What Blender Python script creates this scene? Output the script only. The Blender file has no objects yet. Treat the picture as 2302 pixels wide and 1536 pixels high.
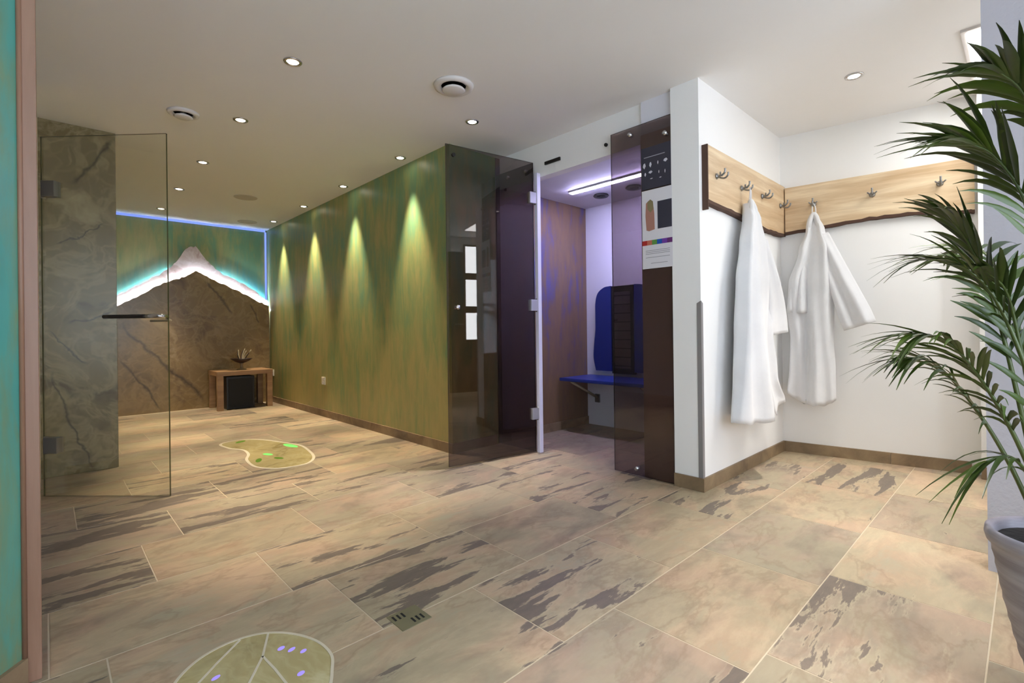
import bpy, bmesh, math, random
from mathutils import Vector, Matrix
random.seed(11)
SC = bpy.context.scene
COL = SC.collection
PI = math.pi

# ------------------------------------------------------------------ camera, world, exposure
YAW = math.radians(46.5); PITCH = math.radians(0.1); ROLL = math.radians(-0.7)
CAM_H = 0.92; F_PX = 1104.0; Y0 = 741.0
ZC = 2.33                                             # ceiling height
def setup_camera():
    fw = Vector((math.cos(YAW), math.sin(YAW), 0)); rt = Vector((math.sin(YAW), -math.cos(YAW), 0)); up = Vector((0, 0, 1))
    f2 = fw * math.cos(PITCH) + up * math.sin(PITCH); u2 = up * math.cos(PITCH) - fw * math.sin(PITCH)
    r3 = rt * math.cos(ROLL) + u2 * math.sin(ROLL); u3 = u2 * math.cos(ROLL) - rt * math.sin(ROLL)
    cam = bpy.data.cameras.new('camera'); o = bpy.data.objects.new('camera', cam); COL.objects.link(o)
    m = Matrix((r3, u3, -f2)).transposed().to_4x4(); m.translation = Vector((0, 0, CAM_H)); o.matrix_world = m
    cam.sensor_width = 36.0; cam.sensor_fit = 'HORIZONTAL'; cam.lens = F_PX / 2302 * 36
    cam.shift_y = (Y0 - 768.0) / 2302.0; cam.clip_start = 0.02
    SC.camera = o
setup_camera()
world = bpy.data.worlds.new('world'); SC.world = world; world.use_nodes = True
world.node_tree.nodes['Background'].inputs['Color'].default_value = (0.69, 0.78, 1.0, 1)
world.node_tree.nodes['Background'].inputs['Strength'].default_value = 4.7
SC.view_settings.view_transform = 'Standard'; SC.view_settings.look = 'None'
SC.view_settings.gamma = 1.0; SC.view_settings.use_curve_mapping = False
SC.view_settings.exposure = 0.9
try:
    SC.cycles.use_denoising = True
    SC.cycles.sample_clamp_indirect = 4.0
    SC.cycles.max_bounces = 10; SC.cycles.diffuse_bounces = 5; SC.cycles.transparent_max_bounces = 16
    SC.cycles.caustics_reflective = False; SC.cycles.caustics_refractive = False
except Exception: pass
SPOT_W = 108.0                                         # every recessed downlight
WARM = (1.0, 0.85, 0.63)
NEUTRAL = (1.0, 0.94, 0.87)

# ------------------------------------------------------------------ helpers: materials
def lin(r, g, b):
    f = lambda c: (c / 255 / 12.92) if c / 255 <= 0.04045 else ((c / 255 + 0.055) / 1.055) ** 2.4
    return (f(r), f(g), f(b), 1)
class NT:
    def __init__(s, name):
        s.m = bpy.data.materials.new(name); s.m.use_nodes = True; s.t = s.m.node_tree; s.t.nodes.clear()
        s.out = s.t.nodes.new('ShaderNodeOutputMaterial')
    def n(s, kind, **kw):
        nd = s.t.nodes.new('ShaderNode' + kind)
        for k, v in kw.items():
            if k.startswith('_'): setattr(nd, k[1:], v)
            else: s.set(nd.inputs[k.replace('__', ' ')], v)
        return nd
    def set(s, sock, v):
        if isinstance(v, bpy.types.NodeSocket): s.t.links.new(v, sock)
        elif isinstance(v, bpy.types.Node): s.t.links.new(v.outputs[0], sock)
        else: sock.default_value = v
    def math(s, op, a, b=0.0, c=0.0, clamp=False):
        nd = s.t.nodes.new('ShaderNodeMath'); nd.operation = op; nd.use_clamp = clamp
        for i, v in enumerate((a, b, c)): s.set(nd.inputs[i], v)
        return nd.outputs[0]
    def vmath(s, op, a, b=(0, 0, 0)):
        nd = s.t.nodes.new('ShaderNodeVectorMath'); nd.operation = op
        s.set(nd.inputs[0], a); s.set(nd.inputs[1], b)
        return nd.outputs['Value'] if op in ('DOT_PRODUCT', 'LENGTH') else nd.outputs[0]
    def mix(s, fac, a, b, blend='MIX'):
        nd = s.t.nodes.new('ShaderNodeMix'); nd.data_type = 'RGBA'; nd.blend_type = blend
        s.set(nd.inputs[0], fac); s.set(nd.inputs[6], a); s.set(nd.inputs[7], b)
        return nd.outputs[2]
    def ramp(s, fac, stops, interp='LINEAR'):
        nd = s.t.nodes.new('ShaderNodeValToRGB'); nd.color_ramp.interpolation = interp
        e = nd.color_ramp.elements
        while len(e) < len(stops): e.new(0.5)
        for i, (p, c) in enumerate(stops):
            e[i].position = p; e[i].color = c if hasattr(c, '__len__') else (c, c, c, 1)
        s.set(nd.inputs[0], fac); return nd.outputs[0]
    def noise(s, vec, scale, detail=4.0, rough=0.55, dist=0.0):
        return s.n('TexNoise', Vector=vec, Scale=scale, Detail=detail, Roughness=rough, Distortion=dist).outputs[0]
    def coord(s, which='Object'): return s.n('TexCoord').outputs[which]
    def pos(s): return s.n('NewGeometry').outputs['Position']
    def scale(s, vec, xyz): return s.vmath('MULTIPLY', vec, xyz)
    def bump(s, h, strength=0.2, dist=0.01): return s.n('Bump', Height=h, Strength=strength, Distance=dist).outputs[0]
    def pbr(s, color, rough=0.5, metal=0.0, normal=None, spec=0.5, **kw):
        p = s.t.nodes.new('ShaderNodeBsdfPrincipled')
        s.set(p.inputs['Base Color'], color); s.set(p.inputs['Roughness'], rough); s.set(p.inputs['Metallic'], metal)
        s.set(p.inputs['Specular IOR Level'], spec)
        if normal is not None: s.set(p.inputs['Normal'], normal)
        for k, v in kw.items(): s.set(p.inputs[k.replace('__', ' ')], v)
        s.t.links.new(p.outputs[0], s.out.inputs[0]); return s.m
M = {}
def plain(name, rgb, rough=0.5, metal=0.0, bump_scale=0, bump_s=0.1, var=0.0, spec=0.5):
    t = NT(name); c = t.coord()
    col = lin(*rgb)
    if var:
        n = t.noise(c, 6.0); dk = tuple(x * (1 - var) for x in col[:3]) + (1,)
        col = t.mix(n, dk, col)
    nm = t.bump(t.noise(c, bump_scale, 3), bump_s, 0.004) if bump_scale else None
    M[name] = t.pbr(col, rough, metal, nm, spec); return M[name]
plain('white_wall', (243, 242, 240), 0.75, bump_scale=90, bump_s=0.08, var=0.02)
plain('rough_plaster', (180, 176, 180), 0.85, bump_scale=60, bump_s=0.5, var=0.04)
plain('ceiling_paint', (240, 239, 238), 0.8, var=0.02)
plain('cabin_white', (225, 224, 232), 0.6)
plain('grout', (206, 190, 164), 0.9, var=0.1)
plain('chrome', (200, 200, 202), 0.18, 1.0)
plain('steel', (150, 150, 150), 0.3, 1.0)
plain('hinge_metal', (196, 196, 200), 0.35, 0.6)
plain('grey_metal', (128, 126, 124), 0.4, 0.7)
plain('dark_metal', (58, 56, 54), 0.4, 0.8)
plain('black_plastic', (14, 13, 14), 0.4)
plain('socket_white', (226, 218, 200), 0.4)
plain('vent_white', (222, 218, 216), 0.5)
plain('vent_grey', (196, 188, 176), 0.6)
plain('guard_grey', (138, 134, 134), 0.5)
plain('pure_white', (240, 240, 240), 0.5)
plain('slot_black', (16, 15, 12), 0.7)
plain('drain_metal', (150, 144, 118), 0.4, 0.6, var=0.15)
plain('bench_blue', (44, 62, 140), 0.35)
plain('cushion_blue', (30, 44, 104), 0.5, bump_scale=40, bump_s=0.05)
plain('bark', (92, 66, 54), 0.9, bump_scale=50, bump_s=0.6, var=0.35)
plain('soil', (26, 25, 26), 0.95, bump_scale=60, bump_s=0.8)
plain('dark_panel', (205, 182, 168), 0.45, var=0.1)
plain('seal_white', (225, 222, 240), 0.5)
plain('poster_white', (222, 220, 226), 0.5)
plain('poster_black', (52, 52, 66), 0.5)
plain('poster_grey', (150, 150, 158), 0.6)
plain('icon_white', (205, 205, 215), 0.5)
plain('skin_tone', (178, 128, 112), 0.6, var=0.2)
plain('hair_tone', (140, 128, 92), 0.6, var=0.2)
for nm, c in (('red', (172, 40, 40)), ('orange', (196, 110, 90)), ('green', (96, 150, 70)), ('blue', (26, 84, 170)), ('violet', (112, 60, 160)), ('plum', (100, 40, 110))):
    plain('bar_' + nm, c, 0.5)
plain('inlay_rim', (214, 202, 178), 0.5)
plain('bowl_dark', (50, 30, 24), 0.5)
plain('twig_pale', (176, 164, 136), 0.8)
plain('pedestal_glass', (150, 128, 96), 0.2)
plain('door_wood_dark', (92, 74, 58), 0.5, var=0.2)

def wood(name, a, b, axis=0, rough=0.45, scale=1.0):
    t = NT(name); c = t.coord()
    s = [14.0 * scale] * 3; s[axis] = 1.2 * scale
    w = t.noise(t.scale(c, tuple(s)), 1.0, 5, 0.6, 0.6)
    g = t.noise(t.scale(c, tuple(x * 6 for x in s)), 1.0, 2)
    col = t.ramp(w, [(0.3, lin(*b)), (0.5, lin(*[(x + y) / 2 for x, y in zip(a, b)])), (0.66, lin(*a))])
    col = t.mix(t.math('MULTIPLY', g, 0.18), col, lin(*[x * 0.7 for x in b]))
    M[name] = t.pbr(col, rough, 0, t.bump(w, 0.08, 0.003)); return M[name]
wood('ash_board', (240, 219, 184), (196, 162, 122), 0)
wood('table_wood', (182, 146, 104), (140, 104, 72), 0)
wood('jamb_wood', (160, 124, 102), (136, 100, 78), 2)

def green_stucco(name, teal, gold, bias, teal2):
    t = NT(name); p = t.pos()
    big = t.noise(t.scale(p, (1.1, 1.1, 0.75)), 1.6, 6, 0.62, 0.4)
    st = t.noise(t.scale(p, (6.0, 6.0, 1.1)), 2.0, 6, 0.65, 0.5)
    fine = t.noise(t.scale(p, (22, 22, 5)), 1.0, 4, 0.6)
    h = t.math('MULTIPLY', t.n('SeparateXYZ', Vector=p).outputs[2], -0.06)
    v = t.math('ADD', t.math('ADD', t.math('MULTIPLY', big, 0.45), t.math('MULTIPLY', st, 0.55)), t.math('ADD', h, bias))
    col = t.ramp(v, [(0.38, lin(*teal)), (0.47, lin(*teal2)), (0.52, lin(*[(a + b) / 2 for a, b in zip(teal2, gold)])), (0.6, lin(*gold))])
    col = t.mix(t.math('MULTIPLY', fine, 0.35), col, lin(*[x * 0.62 for x in teal2]))
    M[name] = t.pbr(col, 0.42, 0.0, t.bump(t.math('ADD', st, fine), 0.12, 0.004), 0.5)
green_stucco('green_stucco', (116, 158, 118), (184, 170, 110), 0.08, (150, 162, 104))
green_stucco('teal_stucco', (80, 162, 150), (152, 140, 92), -0.035, (108, 154, 126))
green_stucco('brown_stucco', (92, 86, 140), (134, 106, 76), 0.085, (124, 98, 84))

def onyx(name, base, pale, dark, veins, swirl_amt=0.28):
    t = NT(name); p = t.pos()
    warp = t.n('TexNoise', Vector=p, Scale=2.2, Detail=4.0).outputs[1]
    q = t.vmath('ADD', p, t.scale(t.vmath('SUBTRACT', warp, (0.5, 0.5, 0.5)), (0.5, 0.5, 0.5)))
    n1 = t.noise(q, 2.4, 7, 0.6, 0.8)
    vo = t.n('TexVoronoi', Vector=t.scale(q, (1, 1, 1)), Scale=5.5, _feature='DISTANCE_TO_EDGE').outputs[0]
    col = t.ramp(n1, [(0.32, lin(*dark)), (0.47, lin(*base)), (0.6, lin(*base)), (0.72, lin(*pale))])
    swirl = t.math('ABSOLUTE', t.math('SUBTRACT', t.noise(q, 3.2, 5, 0.6, 0.9), 0.5))
    col = t.mix(t.math('MULTIPLY', t.math('SUBTRACT', 1.0, t.math('MULTIPLY', swirl, 16.0), clamp=True), swirl_amt, clamp=True), col, lin(*pale))
    col = t.mix(t.math('MULTIPLY', t.math('SUBTRACT', 1.0, t.math('MULTIPLY', vo, 14.0), clamp=True), 0.18, clamp=True), col, lin(*pale))
    wob = t.math('MULTIPLY', t.math('SUBTRACT', t.noise(p, 4.0, 5, 0.6), 0.5), 0.16)
    for (nx, nz, c0, w, ux, uz, a0, L) in veins:                     # long dark veins crossing the slab
        d = t.math('ADD', t.math('SUBTRACT', t.vmath('DOT_PRODUCT', p, (nx, 0, nz)), c0), wob)
        mk = t.math('SUBTRACT', 1.0, t.math('MULTIPLY', t.math('ABSOLUTE', d), 1.0 / w), clamp=True)
        al = t.math('DIVIDE', t.math('SUBTRACT', t.vmath('DOT_PRODUCT', p, (ux, 0, uz)), a0), L)      # 0..1 along the vein
        ends = t.math('MULTIPLY', t.math('MULTIPLY', al, 8.0, clamp=True), t.math('MULTIPLY', t.math('SUBTRACT', 1.0, al), 8.0, clamp=True))
        col = t.mix(t.math('MULTIPLY', t.math('MULTIPLY', mk, ends), 0.85), col, lin(*[x * 0.55 for x in dark]))
    M[name] = t.pbr(col, 0.25, 0.0, None, 0.5)
def vein(x0, z0, x1, z1, w):
    nx, nz = (z1 - z0), -(x1 - x0); L = math.hypot(nx, nz); nx /= L; nz /= L
    ux, uz = (x1 - x0) / L, (z1 - z0) / L; return (nx, nz, nx * x0 + nz * z0, w, ux, uz, ux * x0 + uz * z0, L)
onyx('onyx_brown', (132, 108, 68), (176, 152, 108), (104, 82, 52), [vein(0.6, 1.06, 1.45, 0.06, 0.028), vein(0.6, 0.66, 1.0, 0.02, 0.018), vein(1.45, 1.6, 1.78, 1.18, 0.02), vein(1.98, 1.32, 2.06, 1.05, 0.014)])
onyx('onyx_grey', (120, 108, 76), (166, 156, 122), (84, 72, 48), [vein(0.352, 2.29, 0.12, 1.93, 0.016), vein(0.34, 1.1, 0.1, 1.0, 0.01), vein(0.02, 0.7, 0.25, 0.0, 0.01), vein(0.0, 0.95, 0.2, 0.72, 0.008), vein(0.05, 1.5, 0.3, 1.7, 0.007)], 0.45)
onyx('onyx_rose', (196, 178, 170), (224, 214, 214), (150, 120, 108), [])
onyx('onyx_floor', (180, 164, 116), (208, 198, 156), (146, 130, 86), [])

def stone_tile(name):
    t = NT(name); oi = t.n('ObjectInfo'); rnd = oi.outputs['Random']
    c = t.vmath('ADD', t.coord(), t.vmath('MULTIPLY', t.n('CombineXYZ', X=rnd, Y=t.math('MULTIPLY', rnd, 7.3), Z=t.math('MULTIPLY', rnd, 3.1)).outputs[0], (41.0, 29.0, 17.0)))
    r2 = t.math('FRACT', t.math('MULTIPLY', rnd, 17.31)); r3 = t.math('FRACT', t.math('MULTIPLY', rnd, 53.7))
    big = t.noise(t.scale(c, (1.0, 2.2, 1)), 2.6, 7, 0.62, 0.35)
    st = t.noise(t.scale(c, (1.0, 5.2, 1)), 2.2, 6, 0.6, 0.25)
    fine = t.noise(t.scale(c, (5, 18, 1)), 3.0, 5, 0.7)
    col = t.ramp(big, [(0.3, lin(150, 132, 112)), (0.42, lin(178, 156, 128)), (0.5, lin(198, 174, 142)), (0.58, lin(186, 160, 130)), (0.7, lin(178, 168, 142))])
    grey = t.ramp(big, [(0.3, lin(126, 114, 102)), (0.48, lin(152, 138, 122)), (0.56, lin(164, 147, 128)), (0.7, lin(146, 130, 114))])
    col = t.mix(t.math('MULTIPLY', t.math('GREATER_THAN', r2, 0.55), 0.62), col, grey)
    hue = t.noise(t.scale(c, (1.0, 1.5, 1)), 3.1, 4, 0.55, 0.6)
    col = t.mix(t.math('MULTIPLY', t.ramp(hue, [(0.46, 0.0), (0.56, 1.0)]), 0.45), col, lin(172, 164, 134))
    col = t.mix(t.math('MULTIPLY', t.ramp(hue, [(0.34, 1.0), (0.46, 0.0)]), 0.4), col, lin(198, 164, 138))
    # rusty contour lines and dark slate flakes with hard, ragged edges
    vn = t.math('ABSOLUTE', t.math('SUBTRACT', t.noise(t.scale(c, (1.0, 1.9, 1)), 1.8, 6, 0.6, 0.3), 0.5))
    col = t.mix(t.math('MULTIPLY', t.math('SUBTRACT', 1.0, t.math('MULTIPLY', vn, 40.0), clamp=True), 0.3), col, lin(132, 106, 82))
    flaky = t.math('GREATER_THAN', r3, 0.62)
    thr = t.math('SUBTRACT', 0.68, t.math('MULTIPLY', flaky, 0.13))
    rag = t.math('MULTIPLY', t.math('SUBTRACT', fine, 0.5), 0.10)
    flake = t.math('MULTIPLY', t.math('SUBTRACT', t.math('ADD', st, rag), thr), 45.0, clamp=True)
    halo = t.math('MULTIPLY', t.math('SUBTRACT', t.math('ADD', st, rag), t.math('SUBTRACT', thr, 0.03)), 30.0, clamp=True)
    col = t.mix(t.math('MULTIPLY', halo, 0.35), col, lin(206, 190, 158))
    col = t.mix(t.math('MULTIPLY', flake, 0.92), col, t.mix(fine, lin(92, 82, 74), lin(128, 114, 102)))
    col = t.mix(t.math('MULTIPLY', t.math('SUBTRACT', fine, 0.35, clamp=True), 0.5), col, lin(146, 126, 104))
    v = t.math('ADD', 0.80, t.math('MULTIPLY', t.math('FRACT', t.math('MULTIPLY', rnd, 91.7)), 0.18))
    col = t.mix(1.0, col, t.n('CombineXYZ', X=v, Y=v, Z=v).outputs[0], 'MULTIPLY')
    hgt = t.math('SUBTRACT', t.math('ADD', big, t.math('MULTIPLY', fine, 0.3)), t.math('MULTIPLY', flake, 0.15))
    M[name] = t.pbr(col, 0.48, 0.0, t.bump(hgt, 0.18, 0.006), 0.45)
stone_tile('stone_tile')
t = NT('base_tile'); oi = t.n('ObjectInfo').outputs['Random']
c = t.vmath('ADD', t.coord(), t.n('CombineXYZ', X=t.math('MULTIPLY', oi, 23.0), Y=t.math('MULTIPLY', oi, 9.0), Z=0.0).outputs[0])
n = t.noise(c, 5.0, 5, 0.6, 0.8)
M['base_tile'] = t.pbr(t.ramp(n, [(0.3, lin(112, 92, 70)), (0.55, lin(142, 120, 92)), (0.75, lin(160, 136, 104))]), 0.5)

def fabric():
    t = NT('terry_white'); c = t.coord()
    n = t.noise(c, 260.0, 2); big = t.noise(c, 9.0, 3)
    col = t.mix(big, lin(218, 218, 220), lin(231, 231, 232))
    M['terry_white'] = t.pbr(col, 0.95, 0, t.bump(n, 0.25, 0.002), 0.2, Sheen__Weight=0.3)
fabric()
def thin_glass(name, tint, refl_rough=0.0, ior=1.5):
    t = NT(name)
    bf = t.n('NewGeometry').outputs['Backfacing']      # same air-to-glass reflectance from both faces
    fr = t.n('Fresnel', IOR=t.math('ADD', ior, t.math('MULTIPLY', bf, 1.0 / ior - ior)))
    tr = t.n('BsdfTransparent', Color=tint); gl = t.n('BsdfGlossy', Color=(1, 1, 1, 1), Roughness=refl_rough)
    mx = t.n('MixShader', Fac=fr.outputs[0]); t.t.links.new(tr.outputs[0], mx.inputs[1]); t.t.links.new(gl.outputs[0], mx.inputs[2])
    t.t.links.new(mx.outputs[0], t.out.inputs[0]); M[name] = t.m
thin_glass('clear_glass', (0.955, 0.96, 0.93, 1))
thin_glass('bronze_glass', (0.57, 0.52, 0.52, 1))
plain('clear_glass_edge', (70, 70, 40), 0.3)
plain('bronze_glass_edge', (40, 36, 30), 0.3)
def emit(name, rgb, strength):
    t = NT(name); e = t.n('Emission', Color=(*rgb, 1), Strength=strength); t.t.links.new(e.outputs[0], t.out.inputs[0]); M[name] = t.m
emit('lamp_warm', (1.0, 0.90, 0.74), 14.0)
emit('lamp_neutral', (1.0, 0.97, 0.92), 14.0)
emit('led_ridge', (0.72, 0.82, 1.0), 110.0)
emit('led_blue', (0.10, 0.36, 1.0), 190.0)
emit('led_cove', (0.20, 0.30, 1.0), 0.75)
emit('led_cabin', (0.60, 0.57, 1.0), 75.0)
emit('led_green', (0.25, 0.9, 0.16), 0.7)
emit('led_green_dim', (0.25, 0.4, 0.05), 0.35)
emit('led_violet', (0.38, 0.30, 1.0), 0.6)
emit('daylight', (0.93, 0.98, 1.0), 8.0)
emit('patch_glow', (1.0, 1.0, 0.98), 5.6)  # glow of the assumed panel on the alcove ceiling

def leaf_mat(name, a, b):
    t = NT(name); rnd = t.n('ObjectInfo').outputs['Random']
    n = t.noise(t.scale(t.coord('UV') if False else t.pos(), (30, 30, 30)), 1.0, 2)
    col = t.mix(t.math('ADD', t.math('MULTIPLY', rnd, 0.7), t.math('MULTIPLY', n, 0.3)), lin(*a), lin(*b))
    M[name] = t.pbr(col, 0.38, 0, None, 0.5, Subsurface__Weight=0.0)
leaf_mat('palm_leaf', (30, 44, 20), (78, 100, 28))
leaf_mat('palm_stem', (58, 76, 30), (88, 96, 44))
def pot_mat():
    t = NT('pot_grey'); p = t.coord()
    z = t.n('SeparateXYZ', Vector=p).outputs[2]
    n = t.noise(t.scale(p, (3, 3, 34)), 1.0, 5, 0.6)
    col = t.ramp(n, [(0.35, lin(138, 131, 138)), (0.6, lin(172, 166, 174))])
    M['pot_grey'] = t.pbr(col, 0.6, 0, t.bump(n, 0.3, 0.004))
pot_mat()

# ------------------------------------------------------------------ helpers: geometry
class MB:
    def __init__(s): s.v = []; s.f = []; s.mi = []
    def add(s, vs, fs, mi=0):
        o = len(s.v); s.v += [tuple(v) for v in vs]; s.f += [tuple(i + o for i in f) for f in fs]
        s.mi += list(mi) if hasattr(mi, '__len__') else [mi] * len(fs); return s
    def box(s, x0, x1, y0, y1, z0, z1, mi=0):
        vs = [(x, y, z) for z in (z0, z1) for y in (y0, y1) for x in (x0, x1)]
        return s.add(vs, [(0, 2, 3, 1), (4, 5, 7, 6), (0, 1, 5, 4), (2, 6, 7, 3), (0, 4, 6, 2), (1, 3, 7, 5)], mi)
    def bbox(s, x0, x1, y0, y1, z0, z1, b=0.003, mi=0):      # chamfered box
        bm = bmesh.new()
        bmesh.ops.create_cube(bm, size=1.0, matrix=Matrix.Translation(((x0 + x1) / 2, (y0 + y1) / 2, (z0 + z1) / 2)) @ Matrix.Diagonal((x1 - x0, y1 - y0, z1 - z0, 1)))
        bmesh.ops.bevel(bm, geom=list(bm.edges), offset=b, segments=2, affect='EDGES', profile=0.7)
        bm.verts.index_update(); s.add([v.co[:] for v in bm.verts], [[v.index for v in f.verts] for f in bm.faces], mi); bm.free(); return s
    def prism(s, pts, axis, a, b, mi=0):              # polygon extruded along an axis
        def mk(p, h): return {'z': (p[0], p[1], h), 'y': (p[0], h, p[1]), 'x': (h, p[0], p[1])}[axis]
        n = len(pts); vs = [mk(p, a) for p in pts] + [mk(p, b) for p in pts]
        fs = [tuple(range(n))[::-1], tuple(range(n, 2 * n))] + [(i, (i + 1) % n, n + (i + 1) % n, n + i) for i in range(n)]
        return s.add(vs, fs, mi)
    def lathe(s, prof, seg=32, c=(0, 0, 0), mi=0):
        vs = []; fs = []
        for r, z in prof:
            for k in range(seg):
                a = 2 * PI * k / seg; vs.append((c[0] + r * math.cos(a), c[1] + r * math.sin(a), c[2] + z))
        for i in range(len(prof) - 1):
            for k in range(seg): fs.append((i * seg + k, i * seg + (k + 1) % seg, (i + 1) * seg + (k + 1) % seg, (i + 1) * seg + k))
        if prof[0][0] > 1e-6: fs.append(tuple(range(seg))[::-1])
        if prof[-1][0] > 1e-6: fs.append(tuple(range((len(prof) - 1) * seg, len(prof) * seg)))
        return s.add(vs, fs, mi)
    def tube(s, pts, rad, seg=10, mi=0, cap=True):
        pts = [Vector(p) for p in pts]; n = len(pts); R = rad if hasattr(rad, '__len__') else [rad] * n
        vs = []; fs = []; prev = None
        for i, p in enumerate(pts):
            T = (pts[min(i + 1, n - 1)] - pts[max(i - 1, 0)]).normalized()
            if prev is None: U = T.cross(Vector((0, 0, 1))); U = T.cross(Vector((1, 0, 0))) if U.length < 1e-3 else U
            else: U = prev - T * prev.dot(T)
            U.normalize(); V = T.cross(U); prev = U
            for k in range(seg):
                a = 2 * PI * k / seg; vs.append(p + (U * math.cos(a) + V * math.sin(a)) * R[i])
        for i in range(n - 1):
            for k in range(seg): fs.append((i * seg + k, i * seg + (k + 1) % seg, (i + 1) * seg + (k + 1) % seg, (i + 1) * seg + k))
        if cap: fs += [tuple(range(seg))[::-1], tuple(range((n - 1) * seg, n * seg))]
        return s.add(vs, fs, mi)
    def rows(s, rows, closed=True, caps=True, mi=0):  # loft of vertex rings
        n = len(rows[0]); vs = [v for r in rows for v in r]; fs = []
        for i in range(len(rows) - 1):
            for k in range(n if closed else n - 1): fs.append((i * n + k, i * n + (k + 1) % n, (i + 1) * n + (k + 1) % n, (i + 1) * n + k))
        if caps: fs += [tuple(range(n))[::-1], tuple(range((len(rows) - 1) * n, len(rows) * n))]
        return s.add(vs, fs, mi)
    def mesh(s, name, mats, smooth=False):
        me = bpy.data.meshes.new(name); me.from_pydata(s.v, [], s.f)
        for m in (mats if isinstance(mats, (list, tuple)) else [mats]): me.materials.append(M[m] if isinstance(m, str) else m)
        for p, i in zip(me.polygons, s.mi): p.material_index = i; p.use_smooth = smooth
        bm = bmesh.new(); bm.from_mesh(me); bmesh.ops.recalc_face_normals(bm, faces=bm.faces); bm.to_mesh(me); bm.free()
        return me
def link(name, me, parent=None, loc=(0, 0, 0), rot=(0, 0, 0)):
    o = bpy.data.objects.new(name, me); COL.objects.link(o); o.location = loc; o.rotation_euler = rot
    if parent is not None: o.parent = parent
    return o
def obj(name, mb, mats, parent=None, loc=(0, 0, 0), rot=(0, 0, 0), smooth=False): return link(name, mb.mesh(name, mats, smooth), parent, loc, rot)
def tag(o, label, cat=None, group=None, kind=None):
    o['label'] = label
    if cat: o['category'] = cat
    if group: o['group'] = group
    if kind: o['kind'] = kind
    return o
def thing(name, label, cat, loc=(0, 0, 0), rotz=0, group=None, kind=None):
    o = bpy.data.objects.new(name, None); COL.objects.link(o); o.location = loc; o.rotation_euler = (0, 0, rotz); o.empty_display_size = 0.05
    return tag(o, label, cat, group, kind)
def struct(name, mb, mat, label, cat='wall', loc=(0, 0, 0), rot=(0, 0, 0)): return tag(obj(name, mb, mat, None, loc, rot), label, cat, kind='structure')
def copy_tree(o, parent=None):
    c = o.copy(); COL.objects.link(c); c.parent = parent
    if o.type == 'LIGHT': c.data = o.data
    for ch in list(o.children): copy_tree(ch, c)
    return c
def crom(P, n):                                       # Catmull-Rom through points
    P = [Vector(p) for p in P]; Q = [P[0] * 2 - P[1]] + P + [P[-1] * 2 - P[-2]]; out = []
    for i in range(1, len(Q) - 2):
        for k in range(n):
            t = k / n; a, b, c, d = Q[i - 1], Q[i], Q[i + 1], Q[i + 2]
            out.append(0.5 * ((2 * b) + (c - a) * t + (2 * a - 5 * b + 4 * c - d) * t * t + (3 * b - a - 3 * c + d) * t ** 3))
    out.append(P[-1]); return out
def crom_closed(P, n):
    P = [Vector(p) for p in P]; m = len(P); out = []
    for i in range(m):
        a, b, c, d = P[i - 1], P[i], P[(i + 1) % m], P[(i + 2) % m]
        for k in range(n):
            t = k / n; out.append(0.5 * ((2 * b) + (c - a) * t + (2 * a - 5 * b + 4 * c - d) * t * t + (3 * b - a - 3 * c + d) * t ** 3))
    return out
def lerp_tab(tab, x):
    if x <= tab[0][0]: return tab[0][1]
    for (a, u), (b, v) in zip(tab, tab[1:]):
        if x <= b: k = (x - a) / (b - a); k = k * k * (3 - 2 * k); return u + (v - u) * k
    return tab[-1][1]

# ------------------------------------------------------------------ the setting
XG, YB = 2.209, 7.20            # green wall plane, rear wall plane
XF = 2.67                       # cabin front and pillar face
YA = 1.27                       # left wall of the cloak alcove
A0 = Vector((3.98, 1.27, 0)); A1 = Vector((4.145, 0.20, 0)); AT = (A1 - A0).normalized(); AN = Vector((AT.y, -AT.x, 0))   # alcove rear wall, AN points into the room
if AN.x > 0: AN = -AN
AROT = math.atan2(AT.y, AT.x)

floor = struct('floor', MB().box(-1.5, 4.4, -1.8, 7.4, -0.12, -0.0012), 'grout', 'beige stone tiled floor with dark slate streaks', 'floor')
TL, TW, J = 0.633, 0.4325, 0.004
tile_me = MB().bbox(-(TL - J) / 2, (TL - J) / 2, -(TW - J) / 2, (TW - J) / 2, -0.01, 0.0, 0.0015).mesh('tile', 'stone_tile')
row_off = {0: 0.2, 1: 1.352, 2: 1.101, 3: 0.752, 4: 0.632, 5: 0.295, 6: 0.452, 7: 0.1, 8: 0.35, 9: 0.55, 10: 0.2, 11: 0.42, 12: 0.02, 13: 0.3, 14: 0.5, 15: 0.15}
def tile_piece(x0, x1, y0, y1):
    w, d = x1 - x0, y1 - y0
    if w < 0.03 or d < 0.03: return
    if abs(w - TL) < 1e-4 and abs(d - TW) < 1e-4: me = tile_me
    else: me = MB().bbox(-(w - J) / 2, (w - J) / 2, -(d - J) / 2, (d - J) / 2, -0.01, 0.0, 0.0015).mesh('tile', 'stone_tile')
    link('tile', me, floor, ((x0 + x1) / 2, (y0 + y1) / 2, 0))
for r in range(-2, 16):
    y0 = 0.52 + (r - 1) * TW; y1 = y0 + TW
    if y1 > YB: y1 = YB
    off = row_off.get(r, 0.3 * (r % 3))
    # stretches of floor that are open in this row
    if y0 > 2.95: x_lo, x_hi = -0.6, XG
    elif y0 > 1.2: x_lo, x_hi = -0.6, 3.84
    else: x_lo, x_hi = -1.2, 4.16
    k = math.floor((x_lo - off) / TL)
    while off + k * TL < x_hi:
        a = max(off + k * TL, x_lo); b = min(off + (k + 1) * TL, x_hi); tile_piece(a, b, y0, y1); k += 1
struct('ceiling', MB().box(-1.5, 4.4, -1.8, 7.4, ZC, ZC + 0.1), 'ceiling_paint', 'smooth white painted ceiling dotted with recessed downlights', 'ceiling')

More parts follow.
